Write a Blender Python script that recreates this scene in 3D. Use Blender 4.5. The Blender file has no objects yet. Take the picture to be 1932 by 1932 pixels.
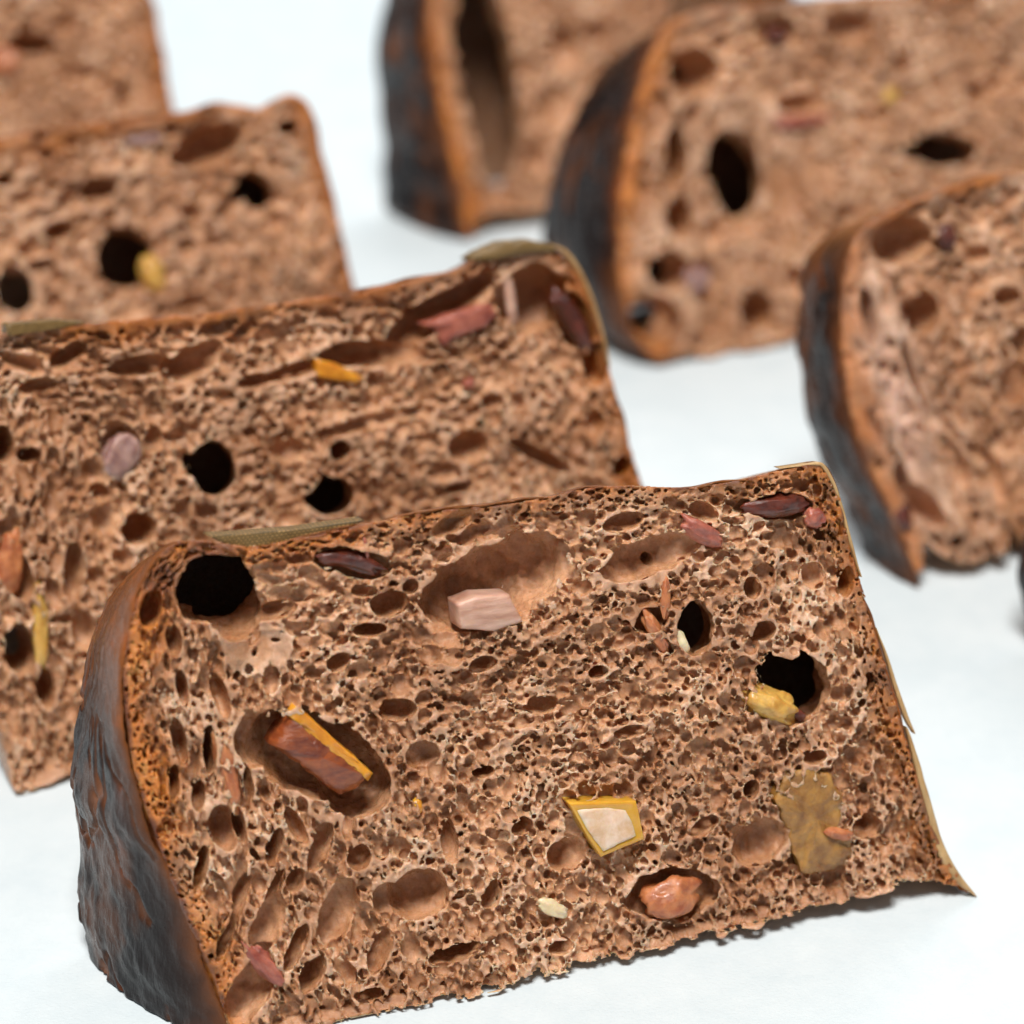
import bpy, math, time
import numpy as np
from mathutils import Vector, Matrix
T0 = time.time()
def log(*a): print('[%.1fs]' % (time.time() - T0), *a, flush=True)

# ------------------------------------------------------------------ camera, world, lamps
scn = bpy.context.scene
PITCH = math.radians(28.0)
FPX = 4970.0            # focal length in pixels of a 1932 px wide frame
CX = CY = 966.0
CAMH = 0.4 * math.cos(PITCH) * ((1810 - CY) / FPX + math.tan(PITCH))
cam_d = bpy.data.cameras.new('camera')
cam = bpy.data.objects.new('camera', cam_d)
scn.collection.objects.link(cam)
scn.camera = cam
cam.location = (0, 0, CAMH)
cam.rotation_euler = (math.radians(90) - PITCH, 0, 0)
cam_d.sensor_width = 36.0
cam_d.lens = 36.0 * FPX / 1932.0
cam_d.clip_start = 0.02
cam_d.clip_end = 20.0
cam_d.dof.use_dof = True
cam_d.dof.focus_distance = 0.392
cam_d.dof.aperture_fstop = 11.5
cam_d.dof.aperture_blades = 9

w = bpy.data.worlds.new('World')
scn.world = w
w.use_nodes = True
bg = w.node_tree.nodes['Background']
bg.inputs[0].default_value = (0.86, 0.95, 1.0, 1)
bg.inputs[1].default_value = 0.15

def area(name, loc, target, sx, sy, power, col):
    l = bpy.data.lights.new(name, 'AREA')
    l.shape = 'RECTANGLE'; l.size = sx; l.size_y = sy; l.energy = power; l.color = col
    o = bpy.data.objects.new(name, l)
    scn.collection.objects.link(o)
    o.location = loc
    o.rotation_euler = (Vector(target) - Vector(loc)).to_track_quat('-Z', 'Y').to_euler()
    return o
area('window_light', (0.2, 1.3, 0.75), (0, 0.6, 0), 0.9, 0.6, 6.5, (0.96, 0.985, 1.0))
area('key_softbox', (-0.10, -0.08, 1.5), (0, 0.42, 0.03), 0.50, 0.42, 33.5, (1.0, 0.965, 0.92))
area('side_softbox', (-0.95, 0.45, 0.30), (0, 0.42, 0.03), 0.3, 0.5, 0.4, (0.70, 0.88, 1.0))

scn.view_settings.view_transform = 'Standard'
scn.view_settings.look = 'None'
scn.view_settings.exposure = 0.0
scn.view_settings.gamma = 1.0
scn.render.engine = 'CYCLES'
scn.cycles.max_bounces = 6
scn.cycles.use_denoising = True

# ------------------------------------------------------------------ picture <-> place
def ray(px, py):
    x = (px - CX) / FPX; y = (CY - py) / FPX
    c, s = math.cos(PITCH), math.sin(PITCH)
    return np.array([x, c + y * s, -s + y * c])
CAM = np.array([0, 0, CAMH])
def ground(px, py):
    r = ray(px, py)
    return CAM + r * (-CAMH / r[2])

class Frame:
    """u runs along the cut face, v up the leaning face, w into the slice"""
    def __init__(s, pl, pr, lean):
        a, b = ground(*pl), ground(*pr)
        d = b - a; s.yaw = math.atan2(d[1], d[0])
        s.o = a.copy(); s.lean = lean
        s.U = np.array([math.cos(s.yaw), math.sin(s.yaw), 0])
        back = np.array([-math.sin(s.yaw), math.cos(s.yaw), 0])
        up = np.array([0, 0, 1.0])
        s.V = up * math.cos(lean) + back * math.sin(lean)
        s.W = back * math.cos(lean) - up * math.sin(lean)
    def uv(s, px, py, wd=0.0):
        r = ray(px, py); o = s.o + s.W * wd
        t = np.dot(o - CAM, s.W) / np.dot(r, s.W)
        p = CAM + r * t - o
        return np.array([np.dot(p, s.U), np.dot(p, s.V)])
    def scale(s, px, py):      # metres per photo pixel on the face
        return float(np.linalg.norm(s.uv(px + 1, py) - s.uv(px, py)))

# ------------------------------------------------------------------ noise
def lattice_noise(shape, period, rng):
    """smooth noise on a voxel grid, about -1..1"""
    per = period if isinstance(period, (tuple, list)) else (period,) * 3
    n = [int(s / p) + 3 for s, p in zip(shape, per)]
    a = rng.random(n).astype(np.float32) * 2 - 1
    for ax in range(3):
        x = np.arange(shape[ax]) / per[ax] + rng.random()
        i = np.floor(x).astype(int); f = (x - i).astype(np.float32)
        f = f * f * (3 - 2 * f)
        sh = [1, 1, 1]; sh[ax] = -1; f = f.reshape(sh)
        lo = np.take(a, np.minimum(i, a.shape[ax] - 1), ax); hi = np.take(a, np.minimum(i + 1, a.shape[ax] - 1), ax)
        a = lo + (hi - lo) * f
    return a
def vnoise(P, freq, seed=0):
    """smooth noise at any points (N,3), about -1..1"""
    rng = np.random.default_rng(seed + 977)
    L = rng.random((32, 32, 32)).astype(np.float32) * 2 - 1
    q = np.asarray(P, dtype=np.float64) * freq + 101.3
    i = np.floor(q).astype(int); f = q - i; f = f * f * (3 - 2 * f)
    i &= 31; j = (i + 1) & 31
    r = 0
    for dx in (0, 1):
        for dy in (0, 1):
            for dz in (0, 1):
                wgt = (f[:, 0] if dx else 1 - f[:, 0]) * (f[:, 1] if dy else 1 - f[:, 1]) * (f[:, 2] if dz else 1 - f[:, 2])
                r = r + wgt * L[(j if dx else i)[:, 0], (j if dy else i)[:, 1], (j if dz else i)[:, 2]]
    return r
def fbm(P, freq, seed=0, oct=3):
    r = 0; a = 1; t = 0
    for k in range(oct):
        r = r + a * vnoise(P, freq * 2 ** k, seed + k * 13); t += a; a *= 0.5
    return r / t

# ------------------------------------------------------------------ curves and 2D distances
def smooth_line(P, step):
    P = np.asarray(P, float); out = []
    n = len(P)
    for i in range(n - 1):
        p0 = P[max(i - 1, 0)]; p1 = P[i]; p2 = P[i + 1]; p3 = P[min(i + 2, n - 1)]
        k = max(2, int(np.linalg.norm(p2 - p1) / step))
        t = (np.arange(k) / k)[:, None]
        out.append(0.5 * ((2 * p1) + (-p0 + p2) * t + (2 * p0 - 5 * p1 + 4 * p2 - p3) * t ** 2 + (-p0 + 3 * p1 - 3 * p2 + p3) * t ** 3))
    out.append(P[-1:])
    return np.vstack(out)
def seg_dist(X, Y, L):
    d = np.full(X.shape, 1e9, np.float32)
    for a, b in zip(L[:-1], L[1:]):
        e = b - a; ee = e @ e + 1e-20
        t = np.clip(((X - a[0]) * e[0] + (Y - a[1]) * e[1]) / ee, 0, 1)
        d = np.minimum(d, (X - a[0] - t * e[0]) ** 2 + (Y - a[1] - t * e[1]) ** 2)
    return np.sqrt(d)
def inside_poly(X, Y, L):
    r = np.zeros(X.shape, bool)
    for a, b in zip(L, np.roll(L, -1, 0)):
        c = ((a[1] > Y) != (b[1] > Y)) & (X < (b[0] - a[0]) * (Y - a[1]) / (b[1] - a[1] + 1e-20) + a[0])
        r ^= c
    return r
def bil(G, x, y):
    x = np.clip(x, 0, G.shape[0] - 1.001); y = np.clip(y, 0, G.shape[1] - 1.001)
    i = x.astype(int); j = y.astype(int); fx = (x - i).astype(np.float32); fy = (y - j).astype(np.float32)
    return (G[i, j] * (1 - fx) + G[i + 1, j] * fx) * (1 - fy) + (G[i, j + 1] * (1 - fx) + G[i + 1, j + 1] * fx) * fy

# ------------------------------------------------------------------ mesh makers
def mesh_np(name, verts, quads, col=None, smooth=True):
    me = bpy.data.meshes.new(name)
    nv, nf = len(verts), len(quads)
    me.vertices.add(nv); me.vertices.foreach_set('co', np.ascontiguousarray(verts, np.float32).ravel())
    me.loops.add(nf * 4); me.loops.foreach_set('vertex_index', np.ascontiguousarray(quads, np.int32).ravel())
    me.polygons.add(nf)
    me.polygons.foreach_set('loop_start', np.arange(0, nf * 4, 4, dtype=np.int32))
    me.polygons.foreach_set('use_smooth', np.full(nf, smooth, dtype=bool))
    if col is not None:
        at = me.color_attributes.new('tint', 'FLOAT_COLOR', 'POINT')
        c = np.ones((nv, 4), np.float32); c[:, :3] = col
        at.data.foreach_set('color', c.ravel())
    me.update(calc_edges=True)
    return me
def surface_nets(phi):
    """phi > 0 is solid; returns vertices in voxel units and quads"""
    ins = phi > 0
    nx, ny, nz = phi.shape
    s = np.zeros((nx - 1, ny - 1, nz - 1), np.uint8)
    for dx in (0, 1):
        for dy in (0, 1):
            for dz in (0, 1):
                s += ins[dx:nx - 1 + dx, dy:ny - 1 + dy, dz:nz - 1 + dz]
    act = (s > 0) & (s < 8)
    I = np.argwhere(act)
    idx = np.full(s.shape, -1, np.int32); idx[act] = np.arange(len(I))
    del s, act
    c = {}
    for dx in (0, 1):
        for dy in (0, 1):
            for dz in (0, 1):
                c[dx, dy, dz] = phi[I[:, 0] + dx, I[:, 1] + dy, I[:, 2] + dz]
    acc = np.zeros((len(I), 3), np.float32); cnt = np.zeros(len(I), np.float32)
    keys = list(c)
    for a in keys:
        for ax in range(3):
            if a[ax]: continue
            b = list(a); b[ax] = 1; b = tuple(b)
            va, vb = c[a], c[b]
            m = (va > 0) != (vb > 0)
            t = va / np.where(m, va - vb, 1)
            for k in range(3):
                acc[:, k] += np.where(m, a[k] + (t if k == ax else 0), 0)
            cnt += m
    V = I + acc / cnt[:, None]
    Q = []
    for ax in range(3):
        sl = [slice(None)] * 3; sh = [slice(None)] * 3
        sl[ax] = slice(0, -1); sh[ax] = slice(1, None)
        for k in range(3):
            if k != ax: sl[k] = sh[k] = slice(1, -1)
        A, B = ins[tuple(sl)], ins[tuple(sh)]
        E = np.argwhere(A != B)
        if not len(E): continue
        o1, o2 = [k for k in range(3) if k != ax]
        E2 = E.copy()
        for k in range(3):
            if k != ax: E2[:, k] += 1
        inA = ins[E2[:, 0], E2[:, 1], E2[:, 2]]
        def cell(d1, d2):
            q = E2.copy(); q[:, o1] -= d1; q[:, o2] -= d2
            return idx[q[:, 0], q[:, 1], q[:, 2]]
        q = np.stack([cell(1, 1), cell(0, 1), cell(0, 0), cell(1, 0)], 1)
        flip = (inA if ax != 1 else ~inA)
        q[~flip] = q[~flip][:, ::-1]
        Q.append(q)
    return V, np.vstack(Q)

def open_air(P):
    """fill every hollow that has no way out to the cut face"""
    air = P <= 0
    seen = np.zeros_like(air); seen[:, :, 0] = air[:, :, 0]; seen[0] = air[0]; seen[-1] = air[-1]; seen[:, -1] = air[:, -1]; seen[:, 0] = air[:, 0]
    last = -1
    for it in range(12):
        for k in range(1, P.shape[2]): seen[:, :, k] |= seen[:, :, k - 1] & air[:, :, k]
        for k in range(P.shape[0] - 1): seen[k + 1] |= seen[k] & air[k + 1]
        for k in range(P.shape[0] - 2, -1, -1): seen[k] |= seen[k + 1] & air[k]
        for k in range(P.shape[1] - 1): seen[:, k + 1] |= seen[:, k] & air[:, k + 1]
        for k in range(P.shape[1] - 2, -1, -1): seen[:, k] |= seen[:, k + 1] & air[:, k]
        for k in range(P.shape[2] - 2, -1, -1): seen[:, :, k] |= seen[:, :, k + 1] & air[:, :, k]
        n = int(seen.sum())
        if n == last: break
        last = n
    P[air & ~seen] = 1e-5

def reach(P, slope=1.0, n=5):
    """hollows that can be looked into from anywhere in front of the cut face"""
    air = P <= 0
    out = np.zeros_like(air)
    nu, nv, nw = air.shape
    for a in np.linspace(-slope, slope, n):
        for b in np.linspace(-slope, slope, n):
            cur = np.ones((nu, nv), bool); pa = pb = 0
            for k in range(nw):
                qa, qb = int(round(a * k)), int(round(b * k))
                da, db = qa - pa, qb - pb; pa, pb = qa, qb
                if da or db: cur = np.roll(cur, (da, db), (0, 1))
                cur = cur & air[:, :, k]
                out[:, :, k] |= cur
    for ax in (0, 1, 2):
        t = out.copy()
        lo = [slice(None)] * 3; hi = [slice(None)] * 3; lo[ax] = slice(0, -1); hi[ax] = slice(1, None)
        t[tuple(hi)] |= out[tuple(lo)]; t[tuple(lo)] |= out[tuple(hi)]
        out = t
    return out
def cull(V, Q, R):
    """drop the faces nobody can see"""
    c = V[Q].mean(1)
    i = np.clip(np.round(c).astype(int), 0, np.array(R.shape) - 1)
    keep = R[i[:, 0], i[:, 1], i[:, 2]]
    Q = Q[keep]
    used, inv = np.unique(Q, return_inverse=True)
    return V[used], inv.reshape(-1, 4)

def link(name, me, mat, parent=None):
    o = bpy.data.objects.new(name, me)
    scn.collection.objects.link(o)
    if mat: me.materials.append(mat)
    if parent:
        o.parent = parent
    return o

# ------------------------------------------------------------------ materials
def nodes(m):
    m.use_nodes = True
    nt = m.node_tree
    return nt, nt.nodes['Principled BSDF']
def ramp(nt, fac, stops):
    r = nt.nodes.new('ShaderNodeValToRGB')
    while len(r.color_ramp.elements) > 1: r.color_ramp.elements.remove(r.color_ramp.elements[-1])
    r.color_ramp.elements[0].position = stops[0][0]; r.color_ramp.elements[0].color = (*stops[0][1], 1)
    for p, c in stops[1:]:
        e = r.color_ramp.elements.new(p); e.color = (*c, 1)
    nt.links.new(fac, r.inputs[0])
    return r.outputs[0]
def noise(nt, scale, detail=4, rough=0.55, vec=None, dist=0.0):
    n = nt.nodes.new('ShaderNodeTexNoise'); n.inputs['Scale'].default_value = scale
    n.inputs['Detail'].default_value = detail; n.inputs['Roughness'].default_value = rough
    n.inputs['Distortion'].default_value = dist
    if vec is None:
        tc = nt.nodes.new('ShaderNodeTexCoord'); vec = tc.outputs['Object']
    nt.links.new(vec, n.inputs['Vector'])
    return n.outputs['Fac']
def scaled(nt, s):
    tc = nt.nodes.new('ShaderNodeTexCoord'); mp = nt.nodes.new('ShaderNodeMapping')
    mp.inputs['Scale'].default_value = s
    nt.links.new(tc.outputs['Object'], mp.inputs['Vector'])
    return mp.outputs['Vector']
def mixc(nt, fac, a, b, mode='MIX'):
    m = nt.nodes.new('ShaderNodeMix'); m.data_type = 'RGBA'; m.blend_type = mode
    for sock, v in ((m.inputs[0], fac), (m.inputs[6], a), (m.inputs[7], b)):
        if hasattr(v, 'is_output'): nt.links.new(v, sock)
        elif isinstance(v, (int, float)): sock.default_value = v
        else: sock.default_value = (*v, 1)
    return m.outputs[2]
def bump(nt, h, dist, strength=1.0, chain=None):
    b = nt.nodes.new('ShaderNodeBump'); b.inputs['Distance'].default_value = dist; b.inputs['Strength'].default_value = strength
    nt.links.new(h, b.inputs['Height'])
    if chain is not None: nt.links.new(chain, b.inputs['Normal'])
    return b.outputs['Normal']

def crumb_material():
    m = bpy.data.materials.new('crumb'); nt, p = nodes(m)
    at = nt.nodes.new('ShaderNodeAttribute'); at.attribute_name = 'tint'
    n1 = noise(nt, 900, 5, 0.6)
    c1 = ramp(nt, n1, [(0.30, (0.80, 0.76, 0.72)), (0.5, (0.98, 0.98, 0.98)), (0.70, (1.16, 1.20, 1.24))])
    c = mixc(nt, 1.0, at.outputs['Color'], c1, 'MULTIPLY')
    n2 = noise(nt, 140, 3, 0.6)
    c2 = ramp(nt, n2, [(0.36, (0.85, 0.75, 0.66)), (0.62, (1.08, 1.08, 1.10))])
    c = mixc(nt, 1.0, c, c2, 'MULTIPLY')
    nt.links.new(c, p.inputs['Base Color'])
    p.subsurface_method = 'RANDOM_WALK'
    p.inputs['Subsurface Weight'].default_value = 0.75
    p.inputs['Subsurface Radius'].default_value = (1.0, 0.55, 0.28)
    p.inputs['Subsurface Scale'].default_value = 0.0009
    r = ramp(nt, noise(nt, 1500, 3, 0.6), [(0.40, (0.16,) * 3), (0.60, (0.5,) * 3)])
    nt.links.new(r, p.inputs['Roughness'])
    p.inputs['Specular IOR Level'].default_value = 0.5
    b = bump(nt, noise(nt, 2600, 4, 0.7), 0.0002, 0.9)
    b = bump(nt, noise(nt, 6500, 2, 0.6), 0.00006, 0.9, b)
    nt.links.new(b, p.inputs['Normal'])
    p.inputs['Coat Weight'].default_value = 0.28; p.inputs['Coat Roughness'].default_value = 0.09
    nt.links.new(b, p.inputs['Coat Normal'])
    return m
def crust_material():
    m = bpy.data.materials.new('baked_crust'); nt, p = nodes(m)
    at = nt.nodes.new('ShaderNodeAttribute'); at.attribute_name = 'tint'
    n1 = noise(nt, 130, 6, 0.62, None, 0.3)
    c1 = ramp(nt, n1, [(0.35, (0.65, 0.65, 0.68)), (0.56, (1.0, 1.0, 1.0)), (0.72, (1.7, 1.3, 1.1))])
    c = mixc(nt, 1.0, at.outputs['Color'], c1, 'MULTIPLY')
    nt.links.new(c, p.inputs['Base Color'])
    r = ramp(nt, noise(nt, 320, 4, 0.6), [(0.35, (0.13,) * 3), (0.65, (0.34,) * 3)])
    nt.links.new(r, p.inputs['Roughness'])
    p.inputs['Specular IOR Level'].default_value = 0.22
    b = bump(nt, noise(nt, 260, 4, 0.55, scaled(nt, (1.6, 1.6, 0.5)), 0.3), 0.0006, 0.45)
    b = bump(nt, noise(nt, 700, 4, 0.6, scaled(nt, (1.8, 1.8, 0.4)), 0.4), 0.00028, 0.55, b)
    b = bump(nt, noise(nt, 2400, 4, 0.6), 0.00010, 0.6, b)
    nt.links.new(b, p.inputs['Normal'])
    return m
def fruit_material(name, ca, cb, rough=0.3, fibre=(1, 1, 1), sss=0.7, bumpd=0.0003, freq=420):
    m = bpy.data.materials.new(name); nt, p = nodes(m)
    n1 = noise(nt, freq, 5, 0.6, scaled(nt, fibre), 0.3)
    c = ramp(nt, n1, [(0.32, ca), (0.66, cb)])
    nt.links.new(c, p.inputs['Base Color'])
    p.inputs['Subsurface Weight'].default_value = sss
    p.inputs['Subsurface Radius'].default_value = (1.0, 0.5, 0.2)
    p.inputs['Subsurface Scale'].default_value = 0.0012
    p.inputs['Roughness'].default_value = rough
    p.inputs['Specular IOR Level'].default_value = 0.6
    p.inputs['Coat Weight'].default_value = 0.25
    p.inputs['Coat Roughness'].default_value = 0.12
    b = bump(nt, noise(nt, freq * 3, 5, 0.65, scaled(nt, fibre)), bumpd, 0.8)
    nt.links.new(b, p.inputs['Normal'])
    return m
M_CRUMB = crumb_material()
M_CRUST = crust_material()
FR = {
 'pink': fruit_material('pale_pink_flesh', (0.42, 0.20, 0.13), (0.72, 0.47, 0.36), 0.3, (0.3, 0.3, 1.5)),
 'orange': fruit_material('orange_peel', (0.55, 0.19, 0.015), (0.78, 0.36, 0.03), 0.25, bumpd=0.0001),
 'brown': fruit_material('brown_red_flesh', (0.11, 0.018, 0.010), (0.38, 0.095, 0.02), 0.25, (0.5, 0.5, 1.5)),
 'amber': fruit_material('amber_flesh', (0.55, 0.27, 0.02), (0.72, 0.40, 0.05), 0.16, bumpd=0.00012, freq=200),
 'painted_shine': fruit_material('painted_wet_shine', (0.66, 0.42, 0.24), (0.84, 0.64, 0.50), 0.12, bumpd=0.00006, freq=500),  # pale colour standing in for the amber cube's bright reflection
 'yellow': fruit_material('yellow_flesh', (0.48, 0.22, 0.03), (0.76, 0.47, 0.12), 0.3),
 'tan': fruit_material('tan_flesh', (0.20, 0.075, 0.012), (0.46, 0.23, 0.05), 0.38, freq=300, bumpd=0.0005),
 'plum': fruit_material('plum_skin', (0.035, 0.007, 0.005), (0.17, 0.035, 0.018), 0.2),
 'red': fruit_material('red_flesh', (0.22, 0.04, 0.025), (0.52, 0.17, 0.11), 0.3),
 'rust': fruit_material('rust_flesh', (0.32, 0.08, 0.03), (0.62, 0.24, 0.09), 0.35),
 'cream': fruit_material('cream_seed', (0.60, 0.45, 0.26), (0.85, 0.74, 0.50), 0.35, bumpd=0.0001),
 'mauve': fruit_material('mauve_skin', (0.20, 0.075, 0.07), (0.52, 0.33, 0.28), 0.3),
}
def leaf_material():
    m = bpy.data.materials.new('dry_woven_leaf'); nt, p = nodes(m)
    tc = nt.nodes.new('ShaderNodeTexCoord')
    mp = nt.nodes.new('ShaderNodeMapping'); mp.inputs['Rotation'].default_value = (math.radians(90), 0, 0); mp.inputs['Scale'].default_value = (1300, 1300, 1300)
    nt.links.new(tc.outputs['Object'], mp.inputs['Vector'])
    br = nt.nodes.new('ShaderNodeTexBrick')
    br.inputs['Scale'].default_value = 1.0
    br.inputs['Color1'].default_value = (0.37, 0.215, 0.07, 1); br.inputs['Color2'].default_value = (0.26, 0.14, 0.04, 1)
    br.inputs['Mortar'].default_value = (0.07, 0.045, 0.012, 1)
    br.inputs['Mortar Size'].default_value = 0.12; br.inputs['Brick Width'].default_value = 0.8; br.inputs['Row Height'].default_value = 0.5
    nt.links.new(mp.outputs['Vector'], br.inputs['Vector'])
    nt.links.new(br.outputs['Color'], p.inputs['Base Color'])
    p.inputs['Roughness'].default_value = 0.5
    return m
M_LEAF = leaf_material()
M_HUSK = fruit_material('dry_husk', (0.36, 0.19, 0.06), (0.58, 0.37, 0.16), 0.5, (1, 1, 0.2), 0.2)
def paper_material():
    m = bpy.data.materials.new('white_paper'); nt, p = nodes(m)
    n = noise(nt, 75, 7, 0.7)
    c = ramp(nt, n, [(0.3, (0.585, 0.655, 0.69)), (0.7, (0.665, 0.72, 0.745))])
    nt.links.new(c, p.inputs['Base Color'])
    p.inputs['Roughness'].default_value = 0.75
    p.inputs['Specular IOR Level'].default_value = 0.3
    b = bump(nt, noise(nt, 1500, 5, 0.65, scaled(nt, (1, 1.6, 1)), 0.5), 0.00016, 0.8)
    b = bump(nt, noise(nt, 120, 3, 0.5), 0.0006, 0.3, b)
    nt.links.new(b, p.inputs['Normal'])
    return m
M_PAPER = paper_material()

# ------------------------------------------------------------------ the surface: one white sheet
def paper():
    n = 160
    x = np.sinh(np.linspace(-3.2, 3.2, n)) * 0.16; y = 0.45 + np.sinh(np.linspace(-3.2, 3.2, n)) * 0.16
    X, Y = np.meshgrid(x, y, indexing='ij')
    P = np.stack([X.ravel(), Y.ravel(), np.zeros(X.size)], 1)
    far = np.clip(np.hypot(P[:, 0], P[:, 1] - .45) / 0.3 - 0.6, 0, 1)
    P[:, 2] = -0.0004 + vnoise(P, 9, 5) * 0.0004 * far
    i = np.arange(n * n).reshape(n, n)
    q = np.stack([i[:-1, :-1], i[1:, :-1], i[1:, 1:], i[:-1, 1:]], -1).reshape(-1, 4)
    o = link('tabletop', mesh_np('tabletop', P, q), M_PAPER)
    o['kind'] = 'structure'; o['label'] = 'smooth white paper covering the table under all the bread slices'
paper()

# ------------------------------------------------------------------ fruit pieces
def superquad(n=11, p=5.0):
    """a rounded box made of six n x n sheets"""
    g = np.linspace(-1, 1, n); A, B = np.meshgrid(g, g, indexing='ij')
    V, Q = [], []
    for ax in range(3):
        for sg in (-1, 1):
            q = np.zeros((n, n, 3)); o1, o2 = [(1, 2), (2, 0), (0, 1)][ax]
            q[..., ax] = sg; q[..., o1] = A; q[..., o2] = B
            i = np.arange(n * n).reshape(n, n) + len(V) * n * n
            f = np.stack([i[:-1, :-1], i[1:, :-1], i[1:, 1:], i[:-1, 1:]], -1).reshape(-1, 4)
            if sg < 0: f = f[:, ::-1]
            V.append(q.reshape(-1, 3)); Q.append(f)
    V = np.vstack(V); Q = np.vstack(Q)
    r = (np.abs(V) ** p).sum(1) ** (1 / p)
    V = V / r[:, None]
    key = np.round(V * 1e5).astype(int)
    _, first, inv = np.unique(key, axis=0, return_index=True, return_inverse=True)
    return V[first], inv.reshape(-1)[Q]
def chunk(F, parent, name, mat, px, py, rx, ry, ang, w0=0.0, rd=None, p=4.0, bend=0.0, taper=0.0, seed=0, rough=0.12, tilt=0.0, label=None):
    """px,py centre and rx,ry half sizes in photo pixels; w0 depth of its centre (m)"""
    k = F.scale(px, py); c = F.uv(px, py)
    V, Q = superquad(11, p)
    rd = (rd if rd else min(rx, ry)) * k
    nz = np.stack([fbm(V * 1.0, 1.7, seed + s, 3) for s in (1, 2, 3)], 1)
    V = V * (1 + 1.5 * rough * nz); w0 += 0.00045
    x = V[:, 0] * rx * k; y = V[:, 1] * ry * k * (1 + taper * V[:, 0]) + bend * ry * k * (V[:, 0] ** 2 - 0.4); z = V[:, 2] * rd
    z = z + tilt * x
    a = math.radians(ang); ca, sa = math.cos(a), math.sin(a)
    u = c[0] + x * ca - y * sa; v = c[1] + x * sa + y * ca; wv = w0 + z
    P = u[:, None] * F.U + v[:, None] * F.V + wv[:, None] * F.W
    me = mesh_np(name, P, Q[:, ::-1] if False else Q)
    o = link(name, me, FR[mat] if isinstance(mat, str) else mat, parent)
    if label: o['label'] = label
    return o
def prism(F, parent, name, mat, pts, w0, w1, seed=0, rough=0.00012, dome=0.0, step=0.0006, label=None, inset=0.0003, drop=0.0):
    """a cut piece: outline in photo pixels, front at w0, back at w1, eased edge, uneven front"""
    L = np.array([F.uv(*p) for p in pts])
    L = np.vstack([L, L[:1]])
    R = []
    for a, b in zip(L[:-1], L[1:]):
        n = max(2, int(np.linalg.norm(b - a) / step)); t = (np.arange(n) / n)[:, None]
        R.append(a + (b - a) * t)
    R = np.vstack(R); n = len(R)
    c = R.mean(0)
    ar = 0.5 * np.sum(R[:, 0] * np.roll(R[:, 1], -1) - np.roll(R[:, 0], -1) * R[:, 1])
    if ar < 0: R = R[::-1]
    size = np.sqrt(abs(ar))
    rings = []
    for s, wd in ((0.0, w0 - dome), (0.35, w0 - dome * 0.9), (0.65, w0 - dome * 0.6), (0.85, w0 - dome * 0.3)):
        rings.append(np.column_stack([c + (R - c) * s, np.full(n, wd)]))
    e = 1 - inset / size * 1.4
    rings.append(np.column_stack([c + (R - c) * e, np.full(n, w0)]))
    rings.append(np.column_stack([R, np.full(n, w0 + inset)]))
    rings.append(np.column_stack([R - np.array([0, drop * .5]), np.full(n, (w0 + w1) / 2)]))
    rings.append(np.column_stack([R - np.array([0, drop]), np.full(n, w1)]))
    P = np.vstack(rings)
    d = np.stack([fbm(P, 700, seed + k, 3) for k in (0, 5, 9)], 1) * rough
    P = P + d
    W = P[:, :1] * F.U + P[:, 1:2] * F.V + P[:, 2:] * F.W
    Q = []
    i = np.arange(n); j = (i + 1) % n
    for k in range(len(rings) - 1):
        Q.append(np.stack([i + (k + 1) * n, j + (k + 1) * n, j + k * n, i + k * n], 1))
    o = link(name, mesh_np(name, W, np.vstack(Q)[:, ::-1]), FR[mat] if isinstance(mat, str) else mat, parent)
    if label: o['label'] = label
    return o

def ribbon(F, parent, name, mat, line, w0, w1, seed=0, label=None):
    """a dry curling strip along an edge: line = (px, py, width in photo pixels), outer side first"""
    A = np.array(line, float)
    S = smooth_line(A, 9.0)
    C = np.array([F.uv(p[0], p[1]) for p in S]); k = F.scale(S[0][0], S[0][1])
    t = np.gradient(C, axis=0); t /= np.linalg.norm(t, axis=1)[:, None]
    nr = np.stack([-t[:, 1], t[:, 0]], 1)
    wd = np.maximum(S[:, 2] * k, 0.00006)
    m = len(C); sn = np.column_stack([np.arange(m) * .35, np.zeros(m), np.zeros(m)])
    wob = vnoise(sn, 1.0, seed) * 0.00012; curl = vnoise(sn, .4, seed + 5) * 0.0003
    prof = [(0.0, w0 + .0002), (0.25, w0), (0.75, w0 - .00005), (1.0, w0 + .0001), (1.05, (w0 + w1) / 2), (0.9, w1), (0.1, w1), (-0.02, (w0 + w1) / 2)]
    rows = [np.column_stack([C - nr * (wd * (1 - a))[:, None] + nr * wob[:, None], wq + curl]) for a, wq in prof]
    P = np.vstack(rows); n = len(prof)
    W = P[:, :1] * F.U + P[:, 1:2] * F.V + P[:, 2:] * F.W
    i = np.arange(m - 1); Q = []
    for a in range(n):
        b = (a + 1) % n
        Q.append(np.stack([i + a * m, i + 1 + a * m, i + 1 + b * m, i + b * m], 1))
    o = link(name, mesh_np(name, W, np.vstack(Q)), mat, parent)
    if label: o['label'] = label
    return o

# ------------------------------------------------------------------ a slice of bread
def sstep(x, a, b):
    t = np.clip((x - a) / (b - a), 0, 1); return t * t * (3 - 2 * t)
COL = dict(light=(0.66, 0.41, 0.265), mid=(0.45, 0.24, 0.132), toast=(0.44, 0.145, 0.018), burnt=(0.12, 0.03, 0.010))

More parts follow.
